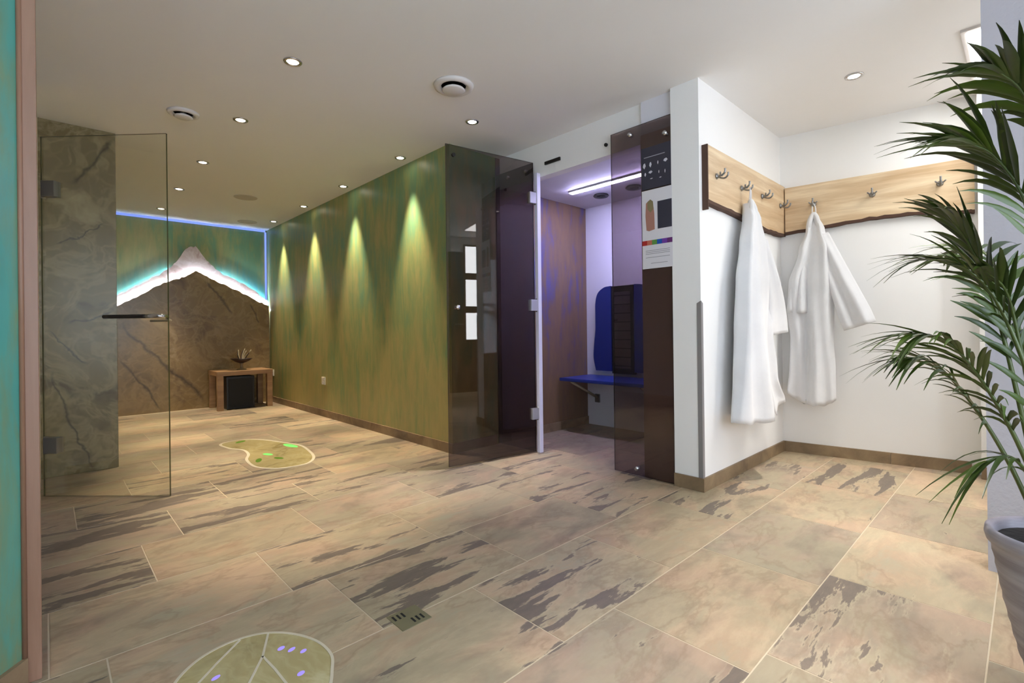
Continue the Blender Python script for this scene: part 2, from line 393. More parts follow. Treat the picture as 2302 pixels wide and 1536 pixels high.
struct('wall_right', MB().box(XG, XF - 0.001, 2.99, 7.4, 0, ZC), 'green_stucco', 'green and gold mottled stucco wall washed by downlights')
struct('wall_back', MB().box(-0.7, XG, YB, YB + 0.12, 0, ZC), 'green_stucco', 'dark green rear wall above the onyx mountain panel')
wl = struct('wall_left', MB().bbox(-0.7, 0.362, 4.385, 4.46, 0, ZC, 0.004), 'onyx_grey', 'grey olive onyx clad partition behind the clear glass door')
struct('wall_left_rear', MB().box(-0.8, -0.7, 4.46, 7.3, 0, ZC), 'green_stucco', 'side wall hidden behind the onyx partition')
struct('wall_left_post', MB().box(-0.14, -0.03, 3.80, 4.385, 0, ZC), 'white_wall', 'white wall end carrying the clear glass door hinges')
struct('wall_left_side', MB().box(-0.9, -0.8, 1.0, 4.5, 0, ZC), 'white_wall', 'white wall beyond the clear glass door')
# teal wall beside the camera, running back diagonally from the wooden jamb
d = Vector((-0.62, -0.785)).normalized(); p0 = Vector((-0.05, 1.835)); p1 = p0 + d * 2.1; nb = Vector((-0.785, 0.62)) * 0.12
struct('wall_left_front', MB().prism([tuple(p0), tuple(p1), tuple(p1 + nb), tuple(p0 + nb)], 'z', 0, ZC), 'teal_stucco', 'turquoise stucco wall with gold flecks beside the wooden jamb')
tj = thing('trim_1', 'reddish brown wooden door jamb at the end of the turquoise wall', 'jamb', (-0.033, 1.88, 0), kind='structure')
obj('jamb_board', MB().bbox(-0.0175, 0.0185, -0.045, 0.07, 0.0, ZC, 0.002), 'jamb_wood', tj)
obj('bead', MB().tube([(-0.014, -0.046, 0.07), (-0.014, -0.046, ZC)], 0.006, 10), 'jamb_wood', tj, smooth=True)
bl = thing('baseboard_left', 'grey stone skirting at the foot of the turquoise wall', 'baseboard', kind='structure')
nf = Vector((0.785, -0.62)) * 0.012
for k in range(3):
    q0 = p0 + d * (0.633 * k); q1 = p0 + d * (0.633 * (k + 1) - 0.004)
    obj('tile', MB().prism([tuple(q0 + nf), tuple(q1 + nf), tuple(q1), tuple(q0)], 'z', 0, 0.07), 'base_tile', bl)
# walls behind and beside the camera, with windows added for fill light
WX0, WX1, WZ0, WZ1 = -0.7, 2.1, 0.50, 2.15
struct('wall_front', MB().box(-1.5, WX0, -1.8, -1.7, 0, ZC).box(WX1, 2.55, -1.8, -1.7, 0, ZC).box(WX0, WX1, -1.8, -1.7, 0, WZ0).box(WX0, WX1, -1.8, -1.7, WZ1, ZC), 'white_wall', 'white wall around the added wide window behind the viewer')
wd = thing('fill_window_1', 'wide white framed window added behind the viewer for daylight fill', 'window', (0, -1.75, 0), kind='structure')  # unseen, added so cool daylight fills the room from behind
for k in range(3):
    x0 = WX0 + (WX1 - WX0) * k / 3; x1 = WX0 + (WX1 - WX0) * (k + 1) / 3
    f = obj('fill_window_frame', MB().box(x0, x0 + 0.05, -0.03, 0.03, WZ0, WZ1).box(x1 - 0.05, x1, -0.03, 0.03, WZ0, WZ1).box(x0 + 0.05, x1 - 0.05, -0.03, 0.03, WZ0, WZ0 + 0.05).box(x0 + 0.05, x1 - 0.05, -0.03, 0.03, WZ1 - 0.05, WZ1), 'pure_white', wd)
    obj('pane', MB().box(x0 + 0.05, x1 - 0.05, -0.004, 0.004, WZ0 + 0.05, WZ1 - 0.05), 'clear_glass', f)
po = bpy.data.lights.new('fill_portal', 'AREA'); po.shape = 'RECTANGLE'; po.size = WX1 - WX0; po.size_y = WZ1 - WZ0; po.cycles.is_portal = True
pob = bpy.data.objects.new('fill_portal', po); COL.objects.link(pob); pob.location = ((WX0 + WX1) / 2, -1.80, (WZ0 + WZ1) / 2); pob.rotation_euler = (PI / 2, 0, PI)
struct('wall_front_left', MB().box(-1.5, -1.4, -1.7, -1.2, 0, ZC).box(-1.5, -1.4, -0.3, 0.4, 0, ZC).box(-1.5, -1.4, -1.2, -0.3, 2.05, ZC).box(-1.5, -1.4, -1.2, -0.3, 0, 0.85), 'white_wall', 'white wall behind the viewer beside the turquoise wall')
wd2 = thing('fill_window_2', 'small white framed window added behind the viewer for side fill', 'window', (-1.45, 0, 0), kind='structure')  # second unseen opening, added to brighten the pillar and lintel faces
f = obj('fill_window_frame', MB().box(-0.03, 0.03, -1.2, -1.15, 0.85, 2.05).box(-0.03, 0.03, -0.35, -0.3, 0.85, 2.05).box(-0.03, 0.03, -1.15, -0.35, 0.85, 0.9).box(-0.03, 0.03, -1.15, -0.35, 2.0, 2.05), 'pure_white', wd2)
obj('pane', MB().box(-0.004, 0.004, -1.15, -0.35, 0.9, 2.0), 'clear_glass', f)
po = bpy.data.lights.new('fill_portal', 'AREA'); po.shape = 'RECTANGLE'; po.size = 0.9; po.size_y = 1.2; po.cycles.is_portal = True
pob = bpy.data.objects.new('fill_portal', po); COL.objects.link(pob); pob.location = (-1.50, -0.75, 1.45); pob.rotation_euler = (PI / 2, 0, -PI / 2)
struct('wall_right_near', MB().box(2.55, 2.66, -1.7, 0.115, 0, ZC), 'rough_plaster', 'rough grey plaster wall behind the potted palm')
# pillar and alcove
struct('wall_alcove_left', MB().box(XF, 4.3, YA, 1.44, 0, ZC), 'white_wall', 'white wall and pillar carrying the shorter coat board')
a1 = A0 + AT * 1.12; a2 = A0 - AT * 0.2
sgn = 1 if (Matrix.Rotation(AROT, 3, 'Z') @ Vector((0, 1, 0))).dot(AN) < 0 else -1
struct('wall_alcove_back', MB().box(-0.12, 1.12, min(0, sgn * 0.12), max(0, sgn * 0.12), 0, ZC), 'white_wall', 'white rear wall of the cloak alcove', loc=tuple(A0), rot=(0, 0, AROT))
struct('wall_alcove_end', MB().box(4.04, 4.3, -1.2, 0.205, 0, ZC), 'white_wall', 'bright white wall section beyond the longer coat board')
struct('wall_entrance', MB().box(2.55, 4.3, -1.3, -1.2, 0, ZC), 'white_wall', 'white wall of the entrance passage around the panelled door')
def base_run(name, label, pts):
    b = thing(name, label, 'baseboard', kind='structure')
    for (q0, q1, n) in pts:
        q0 = Vector(q0); q1 = Vector(q1); L = (q1 - q0).length; u = (q1 - q0) / L; k = 0.0; n = Vector(n) * 0.012
        while k < L - 0.02:
            e = min(k + 0.633, L); s0 = q0 + u * k; s1 = q0 + u * (e - 0.0015)
            obj('tile', MB().prism([tuple(s0), tuple(s1), tuple(s1 + n), tuple(s0 + n)], 'z', 0, 0.075), 'base_tile', b); k = e
    return b
base_run('baseboard_right', 'brown stone skirting along the green wall', [((XG, 2.98), (XG, 7.08), (-1, 0)), ((XG, 2.99), (XF - 0.02, 2.99), (0, -1))])
base_run('baseboard_alcove', 'brown stone skirting around the alcove and pillar', [((XF, YA - 0.012), (XF, 1.44), (-1, 0)), ((XF, YA), (3.975, YA), (0, -1)), (tuple(A0.xy), tuple((A0 + AT * 1.03).xy), tuple(AN.xy)), ((4.04, 0.205), (4.04, -1.0), (-1, 0))])
# cabin shell
struct('wall_cabin_left', MB().box(XF, 3.95, 2.985, 3.08, 0, ZC), 'brown_stucco', 'brown and violet mottled stucco wall inside the infrared cabin')
struct('wall_cabin_back', MB().box(3.845, 3.95, 1.44, 2.985, 0, ZC), 'cabin_white', 'white rear wall of the infrared cabin')
struct('wall_cabin_right', MB().box(2.70, 3.845, 1.44, 1.655, 0, ZC), 'cabin_white', 'white side wall of the infrared cabin')
struct('ceiling_cabin', MB().box(2.79, 3.845, 1.655, 2.985, 2.10, 2.16), 'cabin_white', 'white ceiling inside the infrared cabin', 'ceiling')
struct('wall_cabin_header', MB().box(2.715, 2.79, 1.44, 2.985, 2.075, ZC), 'white_wall', 'white lintel above the infrared cabin opening')
base_run('baseboard_cabin', 'dark stone skirting inside the infrared cabin', [((2.8, 2.985), (3.845, 2.985), (0, -1))])
# panelled entrance door seen mirrored in the dark glass
dr = thing('door_3', 'brown wooden entrance door with three stacked glass panes', 'door', (3.56, -1.2, 0), kind='structure')
obj('door_leaf', MB().box(-0.42, 0.42, 0.0, 0.03, 0, 2.1), 'door_wood_dark', dr)
for z0 in (0.79, 1.29, 1.79):
    pn = obj('frame', MB().box(-0.2, 0.06, 0.03, 0.036, z0 - 0.04, z0 + 0.43), 'door_wood_dark', dr)
    obj('pane', MB().box(-0.165, 0.025, 0.036, 0.04, z0, z0 + 0.40), 'daylight', pn)
obj('handle', MB().tube([(-0.33, 0.03, 1.02), (-0.33, 0.07, 1.02), (-0.22, 0.07, 1.02)], 0.009), 'steel', dr, smooth=True)

# ------------------------------------------------------------------ recessed downlights
def make_downlight(lens, col, energy):
    t = thing('downlight', 'recessed downlight', 'light')
    obj('trim_ring', MB().lathe([(0.029, 0.0), (0.029, -0.004), (0.036, -0.0065), (0.044, -0.004), (0.046, 0.0)], 28), 'chrome', t, smooth=True)
    obj('lens', MB().lathe([(0.0005, -0.003), (0.026, -0.003), (0.028, -0.001)], 24), lens, t)
    L = bpy.data.lights.new('lamp', 'SPOT'); L.energy = energy; L.color = col; L.spot_size = math.radians(46); L.spot_blend = 0.85; L.shadow_soft_size = 0.022
    lo = bpy.data.objects.new('lamp', L); COL.objects.link(lo); lo.parent = t; lo.location = (0, 0, -0.012)
    return t
spots = [(0.961, 2.678, 'chrome ringed downlight of the middle row, fifth from the rear wall', 0),
         (0.962, 3.646, 'chrome ringed downlight beside the small round ceiling vent', 0),
         (0.964, 4.754, 'chrome ringed downlight of the middle row, third from the rear wall', 0),
         (0.966, 5.780, 'chrome ringed downlight of the middle row, second from the rear wall', 0),
         (0.964, 6.812, 'chrome ringed downlight of the middle row, next to the rear wall', 0),
         (2.140, 2.628, 'chrome ringed downlight above the open dark glass door', 1),
         (2.138, 3.572, 'downlight hugging the green wall, nearest its free corner', 0),
         (2.136, 4.643, 'downlight hugging the green wall, second from its free corner', 0),
         (2.136, 5.668, 'downlight hugging the green wall, third from its free corner', 0),
         (2.136, 6.685, 'downlight hugging the green wall, beside the rear wall', 0),
         (3.385, 0.681, 'chrome ringed downlight in the white cloak alcove ceiling', 1),
         (2.150, 0.50, 'downlight above the potted palm', 1), (0.96, 0.30, 'downlight above the viewer', 1), (0.2, -0.9, 'downlight behind the viewer', 1)]
protoW = make_downlight('lamp_warm', WARM, SPOT_W); protoN = make_downlight('lamp_neutral', NEUTRAL, SPOT_W * 0.78); used = {0: False, 1: False}
for x, y, lab, kd in [(a * 0.979, b * 0.979, c, d) for a, b, c, d in spots]:
    pr = (protoW, protoN)[kd]
    o = pr if not used[kd] else copy_tree(pr); used[kd] = True
    o.location = (x, y, ZC); o['label'] = lab; o['group'] = 'recessed ceiling downlights'

# ceiling vents and speakers
def vent(x, y, r, label):
    t = thing('ceiling_vent', label, 'vent', (x, y, ZC), 0, 'round ceiling vents')
    obj('ring', MB().lathe([(r * 0.62, 0.0), (r * 0.64, -0.012), (r * 0.8, -0.02), (r * 0.97, -0.012), (r, 0)], 40), 'vent_white', t, smooth=True)
    obj('disc', MB().lathe([(0.0005, -0.034), (r * 0.5, -0.034), (r * 0.58, -0.029), (r * 0.52, -0.022), (r * 0.2, -0.02), (r * 0.2, 0)], 40), 'vent_white', t, smooth=True)
    obj('throat', MB().lathe([(0.0005, -0.002), (r * 0.62, -0.002)], 32), 'vent_grey', t)
vent(1.708, 2.262, 0.115, 'large round white ceiling vent near the dark glass door')
vent(0.644, 3.69, 0.088, 'small round white ceiling vent in front of the onyx partition')
for x, y, lab in ((1.509, 5.571, 'flat round ceiling speaker grille over the middle of the floor'), (1.853, 6.78, 'flat round ceiling speaker grille close to the rear wall')):
    t = thing('ceiling_speaker', lab, 'speaker', (x, y, ZC), 0, 'ceiling speaker grilles')
    obj('rim', MB().lathe([(0.098, 0), (0.1, -0.004), (0.108, -0.004), (0.11, 0)], 36), 'vent_grey', t, smooth=True)
    obj('grille', MB().lathe([(0.0005, -0.003), (0.099, -0.002)], 36), 'vent_grey', t)
# glowing panel assumed for the bright patch on the alcove ceiling
t = thing('ceiling_glow_panel', 'glowing white rectangle standing for the bright patch on the alcove ceiling', 'light', (3.56, -0.225, ZC))
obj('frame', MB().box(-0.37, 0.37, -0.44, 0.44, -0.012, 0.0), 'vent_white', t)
obj('glow_face', MB().box(-0.35, 0.35, -0.42, 0.42, -0.016, -0.011), 'patch_glow', t)

# ------------------------------------------------------------------ rear wall: onyx mountain
YR = YB - 0.05; YS = YB - 0.11
rear_ridge = [(0.40, 1.24), (0.60, 1.385), (0.72, 1.46), (0.88, 1.575), (1.02, 1.66), (1.10, 1.74), (1.17, 1.83), (1.24, 1.95), (1.30, 2.005), (1.36, 2.01), (1.42, 1.94), (1.50, 1.83), (1.60, 1.725), (1.72, 1.665), (1.86, 1.60), (1.98, 1.535), (2.10, 1.44), (2.20, 1.37)]
front_ridge = [(0.40, 1.13), (0.62, 1.275), (0.76, 1.36), (0.92, 1.47), (1.05, 1.55), (1.18, 1.60), (1.27, 1.645), (1.345, 1.71), (1.42, 1.67), (1.52, 1.61), (1.66, 1.55), (1.80, 1.485), (1.95, 1.405), (2.08, 1.34), (2.195, 1.285)]
def roughen(R, a):
    out = []
    for (x0, z0), (x1, z1) in zip(R, R[1:]):
        for k in range(4): f = k / 4; out.append((x0 + (x1 - x0) * f, z0 + (z1 - z0) * f + random.uniform(-a, a)))
    return out + [R[-1]]
mt = thing('mountain_panel', 'layered onyx panel cut like a mountain and backlit white', 'panel', (0, 0, 0))
rr = roughen(rear_ridge, 0.012); fr = roughen(front_ridge, 0.009)
obj('rear_slab', MB().prism([(0.40, 0.0)] + rr + [(2.20, 0.0)], 'y', YR, YR + 0.02), 'onyx_rose', mt)
obj('front_slab', MB().prism([(0.40, 0.0)] + fr + [(2.195, 0.0)], 'y', YS, YS + 0.02), 'onyx_brown', mt)
m = MB(); m2 = MB()
for (x0, z0), (x1, z1) in zip(front_ridge, front_ridge[1:]):
    m.prism([(x0, z0 - 0.055), (x1, z1 - 0.055), (x1, z1 - 0.035), (x0, z0 - 0.035)], 'y', YS + 0.021, YS + 0.026)
for (x0, z0), (x1, z1) in zip(rear_ridge, rear_ridge[1:]):
    if abs((x0 + x1) / 2 - 1.34) < 0.22: continue
    m2.prism([(x0, z0 - 0.05), (x1, z1 - 0.05), (x1, z1 - 0.038), (x0, z0 - 0.038)], 'y', YR + 0.021, YR + 0.025)
tag(obj('ridge_led', m, 'led_ridge', mt), 'white led strip behind the front slab'); tag(obj('sky_led', m2, 'led_blue', mt), 'blue led strip behind the rear slab')
t = thing('led_cove_strip', 'blue glowing led line along the top and side of the rear wall', 'light strip')
obj('top_strip', MB().box(0.3, 2.185, YB - 0.022, YB - 0.004, ZC - 0.026, ZC - 0.004), 'led_cove', t)
obj('side_strip', MB().box(XG - 0.03, XG - 0.012, YB - 0.022, YB - 0.004, 1.36, ZC - 0.03), 'led_cove', t)

# side table, dark box under it and the small bowl on it
tb = thing('side_table', 'small light wooden table in the corner under the mountain panel', 'table', (1.775, 6.855, 0))
obj('table_top', MB().bbox(-0.31, 0.31, -0.235, 0.20, 0.415, 0.468, 0.004), 'table_wood', tb)
for sx in (-1, 1):
    for sy, yy in ((-1, -0.205), (1, 0.17)):
        obj('leg', MB().bbox(sx * 0.275 - 0.032, sx * 0.275 + 0.032, yy - 0.03, yy + 0.03, 0, 0.416, 0.003), 'table_wood', tb)
db = thing('subwoofer_box', 'black speaker box standing under the wooden side table', 'speaker box', (1.75, 6.86, 0))
obj('cabinet', MB().bbox(-0.17, 0.14, -0.17, 0.16, 0.0, 0.395, 0.006), 'black_plastic', db)
obj('front_grille', MB().bbox(-0.15, 0.12, -0.176, -0.168, 0.02, 0.37, 0.003), 'slot_black', db)
bw = thing('decorative_bowl', 'dark shallow bowl with pale dried twigs on the wooden table', 'bowl', (1.78, 6.82, 0.468))
obj('foot', MB().lathe([(0.055, 0), (0.055, 0.008), (0.02, 0.02), (0.016, 0.06), (0.024, 0.085)], 24), 'pedestal_glass', bw, smooth=True)
obj('dish', MB().lathe([(0.02, 0.082), (0.07, 0.1), (0.125, 0.14), (0.12, 0.142), (0.07, 0.11), (0.0005, 0.096)], 28), 'bowl_dark', bw, smooth=True)
for k in range(9):
    a = random.uniform(0, 2 * PI); r = random.uniform(0.05, 0.14)
    obj('twig', MB().tube(crom([(0.02 * math.cos(a), 0.02 * math.sin(a), 0.10), (r * 0.6 * math.cos(a + 0.3), r * 0.6 * math.sin(a + 0.3), 0.17), (r * math.cos(a), r * math.sin(a), 0.17 + random.uniform(0.02, 0.1))], 4), 0.005, 6), 'twig_pale' if k % 3 else 'bowl_dark', bw, smooth=True)
# sockets on the green wall
for y, lab in ((5.331, 'white double power socket midway along the green wall'), (7.0, 'white power socket on the green wall beside the table')):
    t = thing('power_socket', lab, 'socket', (XG, y, 0.36), 0, 'power sockets on the green wall')
    obj('plate', MB().bbox(-0.012, 0.0, -0.042, 0.042, -0.01, 0.075, 0.003), 'socket_white', t)
    obj('rocker', MB().bbox(-0.017, -0.011, -0.03, 0.03, 0.04, 0.066, 0.002), 'socket_white', t)
    obj('outlet', MB().lathe([(0.0005, 0.002), (0.014, 0.002), (0.018, 0.006), (0.02, 0.0)], 20), 'socket_white', t, (-0.012, 0, 0.014), (0, -PI / 2, 0))

# ------------------------------------------------------------------ glass doors and panels
def pane(x0, x1, z0, z1, th, mats, name, parent):
    m = MB(); vs = [(x, y, z) for z in (z0, z1) for y in (-th / 2, th / 2) for x in (x0, x1)]
    m.add(vs, [(0, 2, 3, 1), (4, 5, 7, 6), (0, 1, 5, 4), (2, 6, 7, 3), (0, 4, 6, 2), (1, 3, 7, 5)], [1, 1, 0, 0, 1, 1])
    return obj(name, m, mats, parent)
D0 = Vector((-0.013, 3.891, 0)); D1 = Vector((0.505, 3.363, 0)); dv = D1 - D0
dl = thing('door_1', 'clear frameless glass door standing open before the onyx partition', 'door', tuple(D0), math.atan2(dv.y, dv.x), kind='structure')
W1 = dv.length
pane(0.0, W1, 0.005, 2.062, 0.01, ['clear_glass', 'clear_glass_edge'], 'glass_leaf', dl)
for z in (1.76, 0.295):
    h = obj('hinge', MB().bbox(0.015, 0.095, -0.022, 0.022, z - 0.045, z + 0.045, 0.004), 'grey_metal', dl)
    obj('hinge_pin', MB().tube([(0.012, 0, z - 0.05), (0.012, 0, z + 0.05)], 0.011, 12), 'steel', h, smooth=True)
hd = obj('handle', MB().tube(crom([(0.40, -0.045, 1.024), (0.55, -0.045, 1.024), (0.645, -0.045, 1.024)], 3), 0.011, 12), 'dark_metal', dl, smooth=True)
obj('handle_rose', MB().tube([(0.645, -0.045, 1.024), (0.70, -0.045, 1.026), (0.725, -0.03, 1.024), (0.73, 0.0, 1.02)], [0.011, 0.013, 0.013, 0.012], 12), 'chrome', hd, smooth=True)
obj('rear_handle', MB().tube([(0.60, 0.045, 1.0), (0.72, 0.045, 1.0), (0.73, 0.0, 1.01)], 0.007, 10), 'twig_pale', dl, smooth=True)

E0 = Vector((2.672, 2.553, 0)); E1 = Vector((1.945, 2.676, 0)); ev = E1 - E0; W2 = ev.length
dd = thing('door_2', 'dark bronze glass cabin door swung wide open against the green wall', 'door', tuple(E0), math.atan2(ev.y, ev.x), kind='structure')
pane(0.012, W2, 0.012, 2.175, 0.008, ['bronze_glass', 'bronze_glass_edge'], 'glass_leaf', dd)
for z in (1.91, 1.106, 0.295):
    h = obj('hinge', MB().bbox(-0.006, 0.055, -0.02, 0.02, z - 0.042, z + 0.042, 0.004), 'hinge_metal', dd)
    obj('hinge_knuckle', MB().tube([(-0.012, 0, z - 0.05), (-0.012, 0, z + 0.05)], 0.014, 12), 'grey_metal', h, smooth=True)
obj('door_knob', MB().lathe([(0.0, -0.02), (0.014, -0.02), (0.016, -0.012), (0.008, -0.004), (0.008, 0.004), (0.016, 0.012), (0.014, 0.02), (0.0, 0.02)], 16), 'chrome', dd, (W2 - 0.075, 0, 1.08), (PI / 2, 0, 0), smooth=True)
obj('standoff', MB().lathe([(0.0005, -0.008), (0.013, -0.008), (0.013, 0.008), (0.0005, 0.008)], 16), 'slot_black', dd, (W2 - 0.06, 0, 2.11), (PI / 2, 0, 0))
def fixed_panel(y0, y1, label, bolts):
    t = thing('glass_panel', label, 'glass panel', (XF + 0.005, (y0 + y1) / 2, 0), PI / 2)
    w = (y1 - y0) / 2
    pane(-w, w, 0.006, 2.182, 0.008, ['bronze_glass', 'bronze_glass_edge'], 'glass_sheet', t)
    for (bx, bz) in bolts: obj('bolt', MB().lathe([(0.0, -0.02), (0.012, -0.02), (0.013, -0.014), (0.013, 0.012), (0.0, 0.012)], 16), 'chrome', t, (bx, 0.012, bz), (-PI / 2, 0, 0), smooth=True)
    return t
fixed_panel(2.575, 2.985, 'narrow fixed dark bronze glass panel between green wall and cabin opening', [(0.05, 2.13), (-0.15, 2.13)])
fixed_panel(1.443, 1.862, 'fixed dark bronze glass panel with posters beside the white pillar', [(0.06, 2.135), (-0.18, 2.075), (0.04, 0.05)])
t = thing('door_seal', 'pale vertical seal strip at the hinge side of the cabin opening', 'seal', (XF + 0.02, 2.542, 0))
obj('seal_profile', MB().bbox(-0.016, 0.02, -0.016, 0.016, 0.0, 2.10, 0.004), 'seal_white', t)
t = thing('door_magnet', 'short dark metal bar on the lintel above the cabin opening', 'magnet plate', (2.713, 2.40, 2.16))
obj('bar', MB().bbox(-0.012, 0.0, -0.075, 0.075, -0.012, 0.012, 0.003), 'dark_metal', t)
t = thing('door_stop', 'small black round stop on the lintel above the cabin opening', 'door stop', (2.713, 1.925, 2.145))
obj('knob', MB().lathe([(0.0005, 0.016), (0.008, 0.016), (0.012, 0.01), (0.012, 0)], 18), 'black_plastic', t, (0, 0, 0), (0, -PI / 2, 0), smooth=True)
t = thing('control_panel', 'dark vertical casing behind the fixed glass panel beside the pillar', 'casing', (2.69, 1.548, 0))
obj('casing', MB().bbox(0.0, 0.012, -0.106, 0.106, 0.0, 2.12, 0.003), 'dark_panel', t)

# posters on the fixed panel (flat prints taped on the glass)
def on_glass(name, parent, y0, y1, z0, z1, mat, lift=0.0): return obj(name, MB().box(-0.0006 - lift, -lift, y0, y1, z0, z1), mat, parent)
PX = XF - 0.0005
ps = thing('info_sheet', 'black information sheet with small white symbols on the dark glass', 'poster', (PX, 1.538, 1.77))
on_glass('sheet', ps, -0.098, 0.098, 0.0, 0.255, 'poster_black')
on_glass('title_line', ps, -0.06, 0.08, 0.192, 0.197, 'poster_grey', 0.001)
for i, (y, z, w, h) in enumerate([(0.078, 0.145, 0.010, 0.018), (0.036, 0.145, 0.008, 0.017), (-0.014, 0.147, 0.004, 0.012), (-0.064, 0.15, 0.014, 0.011), (0.072, 0.092, 0.006, 0.012), (0.036, 0.1, 0.014, 0.009), (-0.02, 0.09, 0.003, 0.01), (-0.06, 0.085, 0.003, 0.012), (0.03, 0.06, 0.01, 0.003), (-0.03, 0.055, 0.008, 0.003)]):
    obj('symbol', MB().prism([(y - w, z), (y, z - h), (y + w, z - h * 0.2), (y + w * 0.6, z + h * 0.7), (y - w * 0.4, z + h)], 'x', -0.0016, -0.001), 'icon_white', ps)
pp = thing('poster', 'white poster with a photo, dark block and rainbow bar on the dark glass', 'poster', (PX, 1.538, 1.285))
on_glass('sheet', pp, -0.102, 0.098, 0.0, 0.478, 'poster_white')
obj('figure_photo', MB().prism([(0.012, 0.235), (0.05, 0.228), (0.068, 0.235), (0.074, 0.32), (0.07, 0.40), (0.05, 0.415), (0.022, 0.40), (0.014, 0.33)], 'x', -0.0016, -0.001), 'skin_tone', pp)
obj('figure_hair', MB().prism([(0.018, 0.36), (0.04, 0.34), (0.06, 0.365), (0.06, 0.405), (0.04, 0.42), (0.022, 0.405)], 'x', -0.0021, -0.0017), 'hair_tone', pp)
on_glass('dark_block', pp, -0.1, -0.008, 0.235, 0.40, 'poster_black', 0.001)
for i, c in enumerate(('red', 'orange', 'green', 'blue', 'violet', 'plum')):
    on_glass('colour_field', pp, 0.098 - (i + 1) * 0.0333, 0.098 - i * 0.0333, 0.143, 0.172, 'bar_' + c, 0.001)
for z in (0.108, 0.098, 0.088, 0.066, 0.03): on_glass('text_line', pp, -0.07 if z < 0.06 else -0.085, 0.04 if z < 0.06 else 0.075, z, z + 0.003, 'poster_grey', 0.001)

# cabin interior
t = thing('cabin_light', 'long bright violet white light tube on the cabin ceiling', 'light', (3.27, 2.20, 2.10))
obj('housing', MB().bbox(-0.028, 0.028, -0.5, 0.5, -0.014, 0.0, 0.003), 'cabin_white', t)
obj('tube', MB().bbox(-0.02, 0.02, -0.49, 0.49, -0.022, -0.012, 0.003), 'led_cabin', t)
for y, lab in ((2.575, 'black oval speaker on the cabin ceiling in front of the opening'), (2.244, 'black oval speaker on the cabin ceiling behind the dark glass')):
    t = thing('cabin_speaker', lab, 'speaker', (3.54, y, 2.10), 0, 'cabin ceiling speakers')
    obj('bezel', MB().lathe([(0.06, 0), (0.068, -0.012), (0.06, -0.02), (0.05, -0.016)], 28), 'black_plastic', t, smooth=True)
    obj('cone', MB().lathe([(0.0005, -0.014), (0.02, -0.02), (0.05, -0.014)], 28), 'slot_black', t, smooth=True)
bn = thing('fold_down_bench', 'blue fold down bench on the cabin rear wall', 'bench', (3.845, 2.50, 0))
obj('seat', MB().bbox(-0.46, -0.005, -0.43, 0.45, 0.455, 0.485, 0.01), 'bench_blue', bn, smooth=False)
for y in (0.36, -0.36):
    obj('strut', MB().tube([(-0.40, y, 0.448), (-0.02, y, 0.27)], 0.012, 10), 'twig_pale', bn, smooth=True)
    obj('wall_bracket', MB().bbox(-0.02, 0.0, y - 0.025, y + 0.025, 0.22, 0.30, 0.003), 'steel', bn)
bk = thing('backrest', 'navy blue curved backrest with black heater centre on cabin wall', 'backrest', (3.845, 2.545, 0.53))
def side_pad(s):
    outer = [(0.30, 0.0), (0.325, 0.12), (0.318, 0.24), (0.302, 0.38), (0.30, 0.52), (0.298, 0.64), (0.27, 0.73), (0.20, 0.78), (0.125, 0.79)]
    pts = [(p.x, p.y) for p in crom([(a, b, 0) for a, b in outer], 5)]
    return MB().prism([(0.125, 0.0)] and [(s * 0.122, 0.0)] + [(s * a, b) for a, b in pts], 'x', -0.05, -0.004)
obj('cushion', side_pad(1), 'cushion_blue', bk); obj('cushion', side_pad(-1), 'cushion_blue', bk)
he = obj('heater', MB().bbox(-0.045, -0.004, -0.118, 0.118, -0.02, 0.785, 0.004), 'black_plastic', bk)
obj('reflector', MB().bbox(-0.05, -0.044, -0.085, 0.085, 0.03, 0.73, 0.003), 'steel', he)
for k in range(9): obj('guard_bar', MB().box(-0.056, -0.05, -0.09, 0.09, 0.05 + k * 0.08, 0.058 + k * 0.08), 'slot_black', he)

# ------------------------------------------------------------------ alcove: corner guard, coat boards, hooks, robes
cg = thing('corner_guard', 'grey corner protector on the lower half of the white pillar edge', 'corner guard', (XF, YA, 0))
obj('angle', MB().add([(-0.002, -0.002, 0.075), (0.022, -0.002, 0.075), (0.022, 0.0005, 0.075), (0.0005, 0.0005, 0.075), (0.0005, 0.024, 0.075), (-0.002, 0.024, 0.075),
    (-0.002, -0.002, 1.075), (0.022, -0.002, 1.06), (0.022, 0.0005, 1.06), (0.0005, 0.0005, 1.07), (0.0005, 0.024, 1.06), (-0.002, 0.024, 1.06)],
    [(0, 1, 7, 6), (1, 2, 8, 7), (2, 3, 9, 8), (3, 4, 10, 9), (4, 5, 11, 10), (5, 0, 6, 11), (0, 5, 4, 3, 2, 1), (6, 7, 8, 9, 10, 11)]), 'guard_grey', cg)
BT = 0.032
def coat_board(name, label, L, top, low, loc, rot, ys=1):
    t = thing(name, label, 'coat board', loc, rot, 'live edge coat boards')
    low = [(p.x, p.y) for p in crom([(a, b, 0) for a, b in low], 6)]
    low = [(x, z + random.uniform(-0.003, 0.003)) for x, z in low]
    obj('plank', MB().prism([(0, top[0]), (L, top[1])] + low[::-1], 'y', 0.0, ys * BT), 'ash_board', t)
    m = MB(); n = len(low); rows = []
    for x, z in low: rows.append([(x, 0.001 * ys, z + 0.004), (x, ys * (BT + 0.004), z + 0.003 + random.uniform(0, 0.006)), (x, ys * (BT + 0.002), z - 0.012), (x, 0.001 * ys, z - 0.014)])
    obj('bark_edge', m.rows(rows), 'bark', t)
    return t
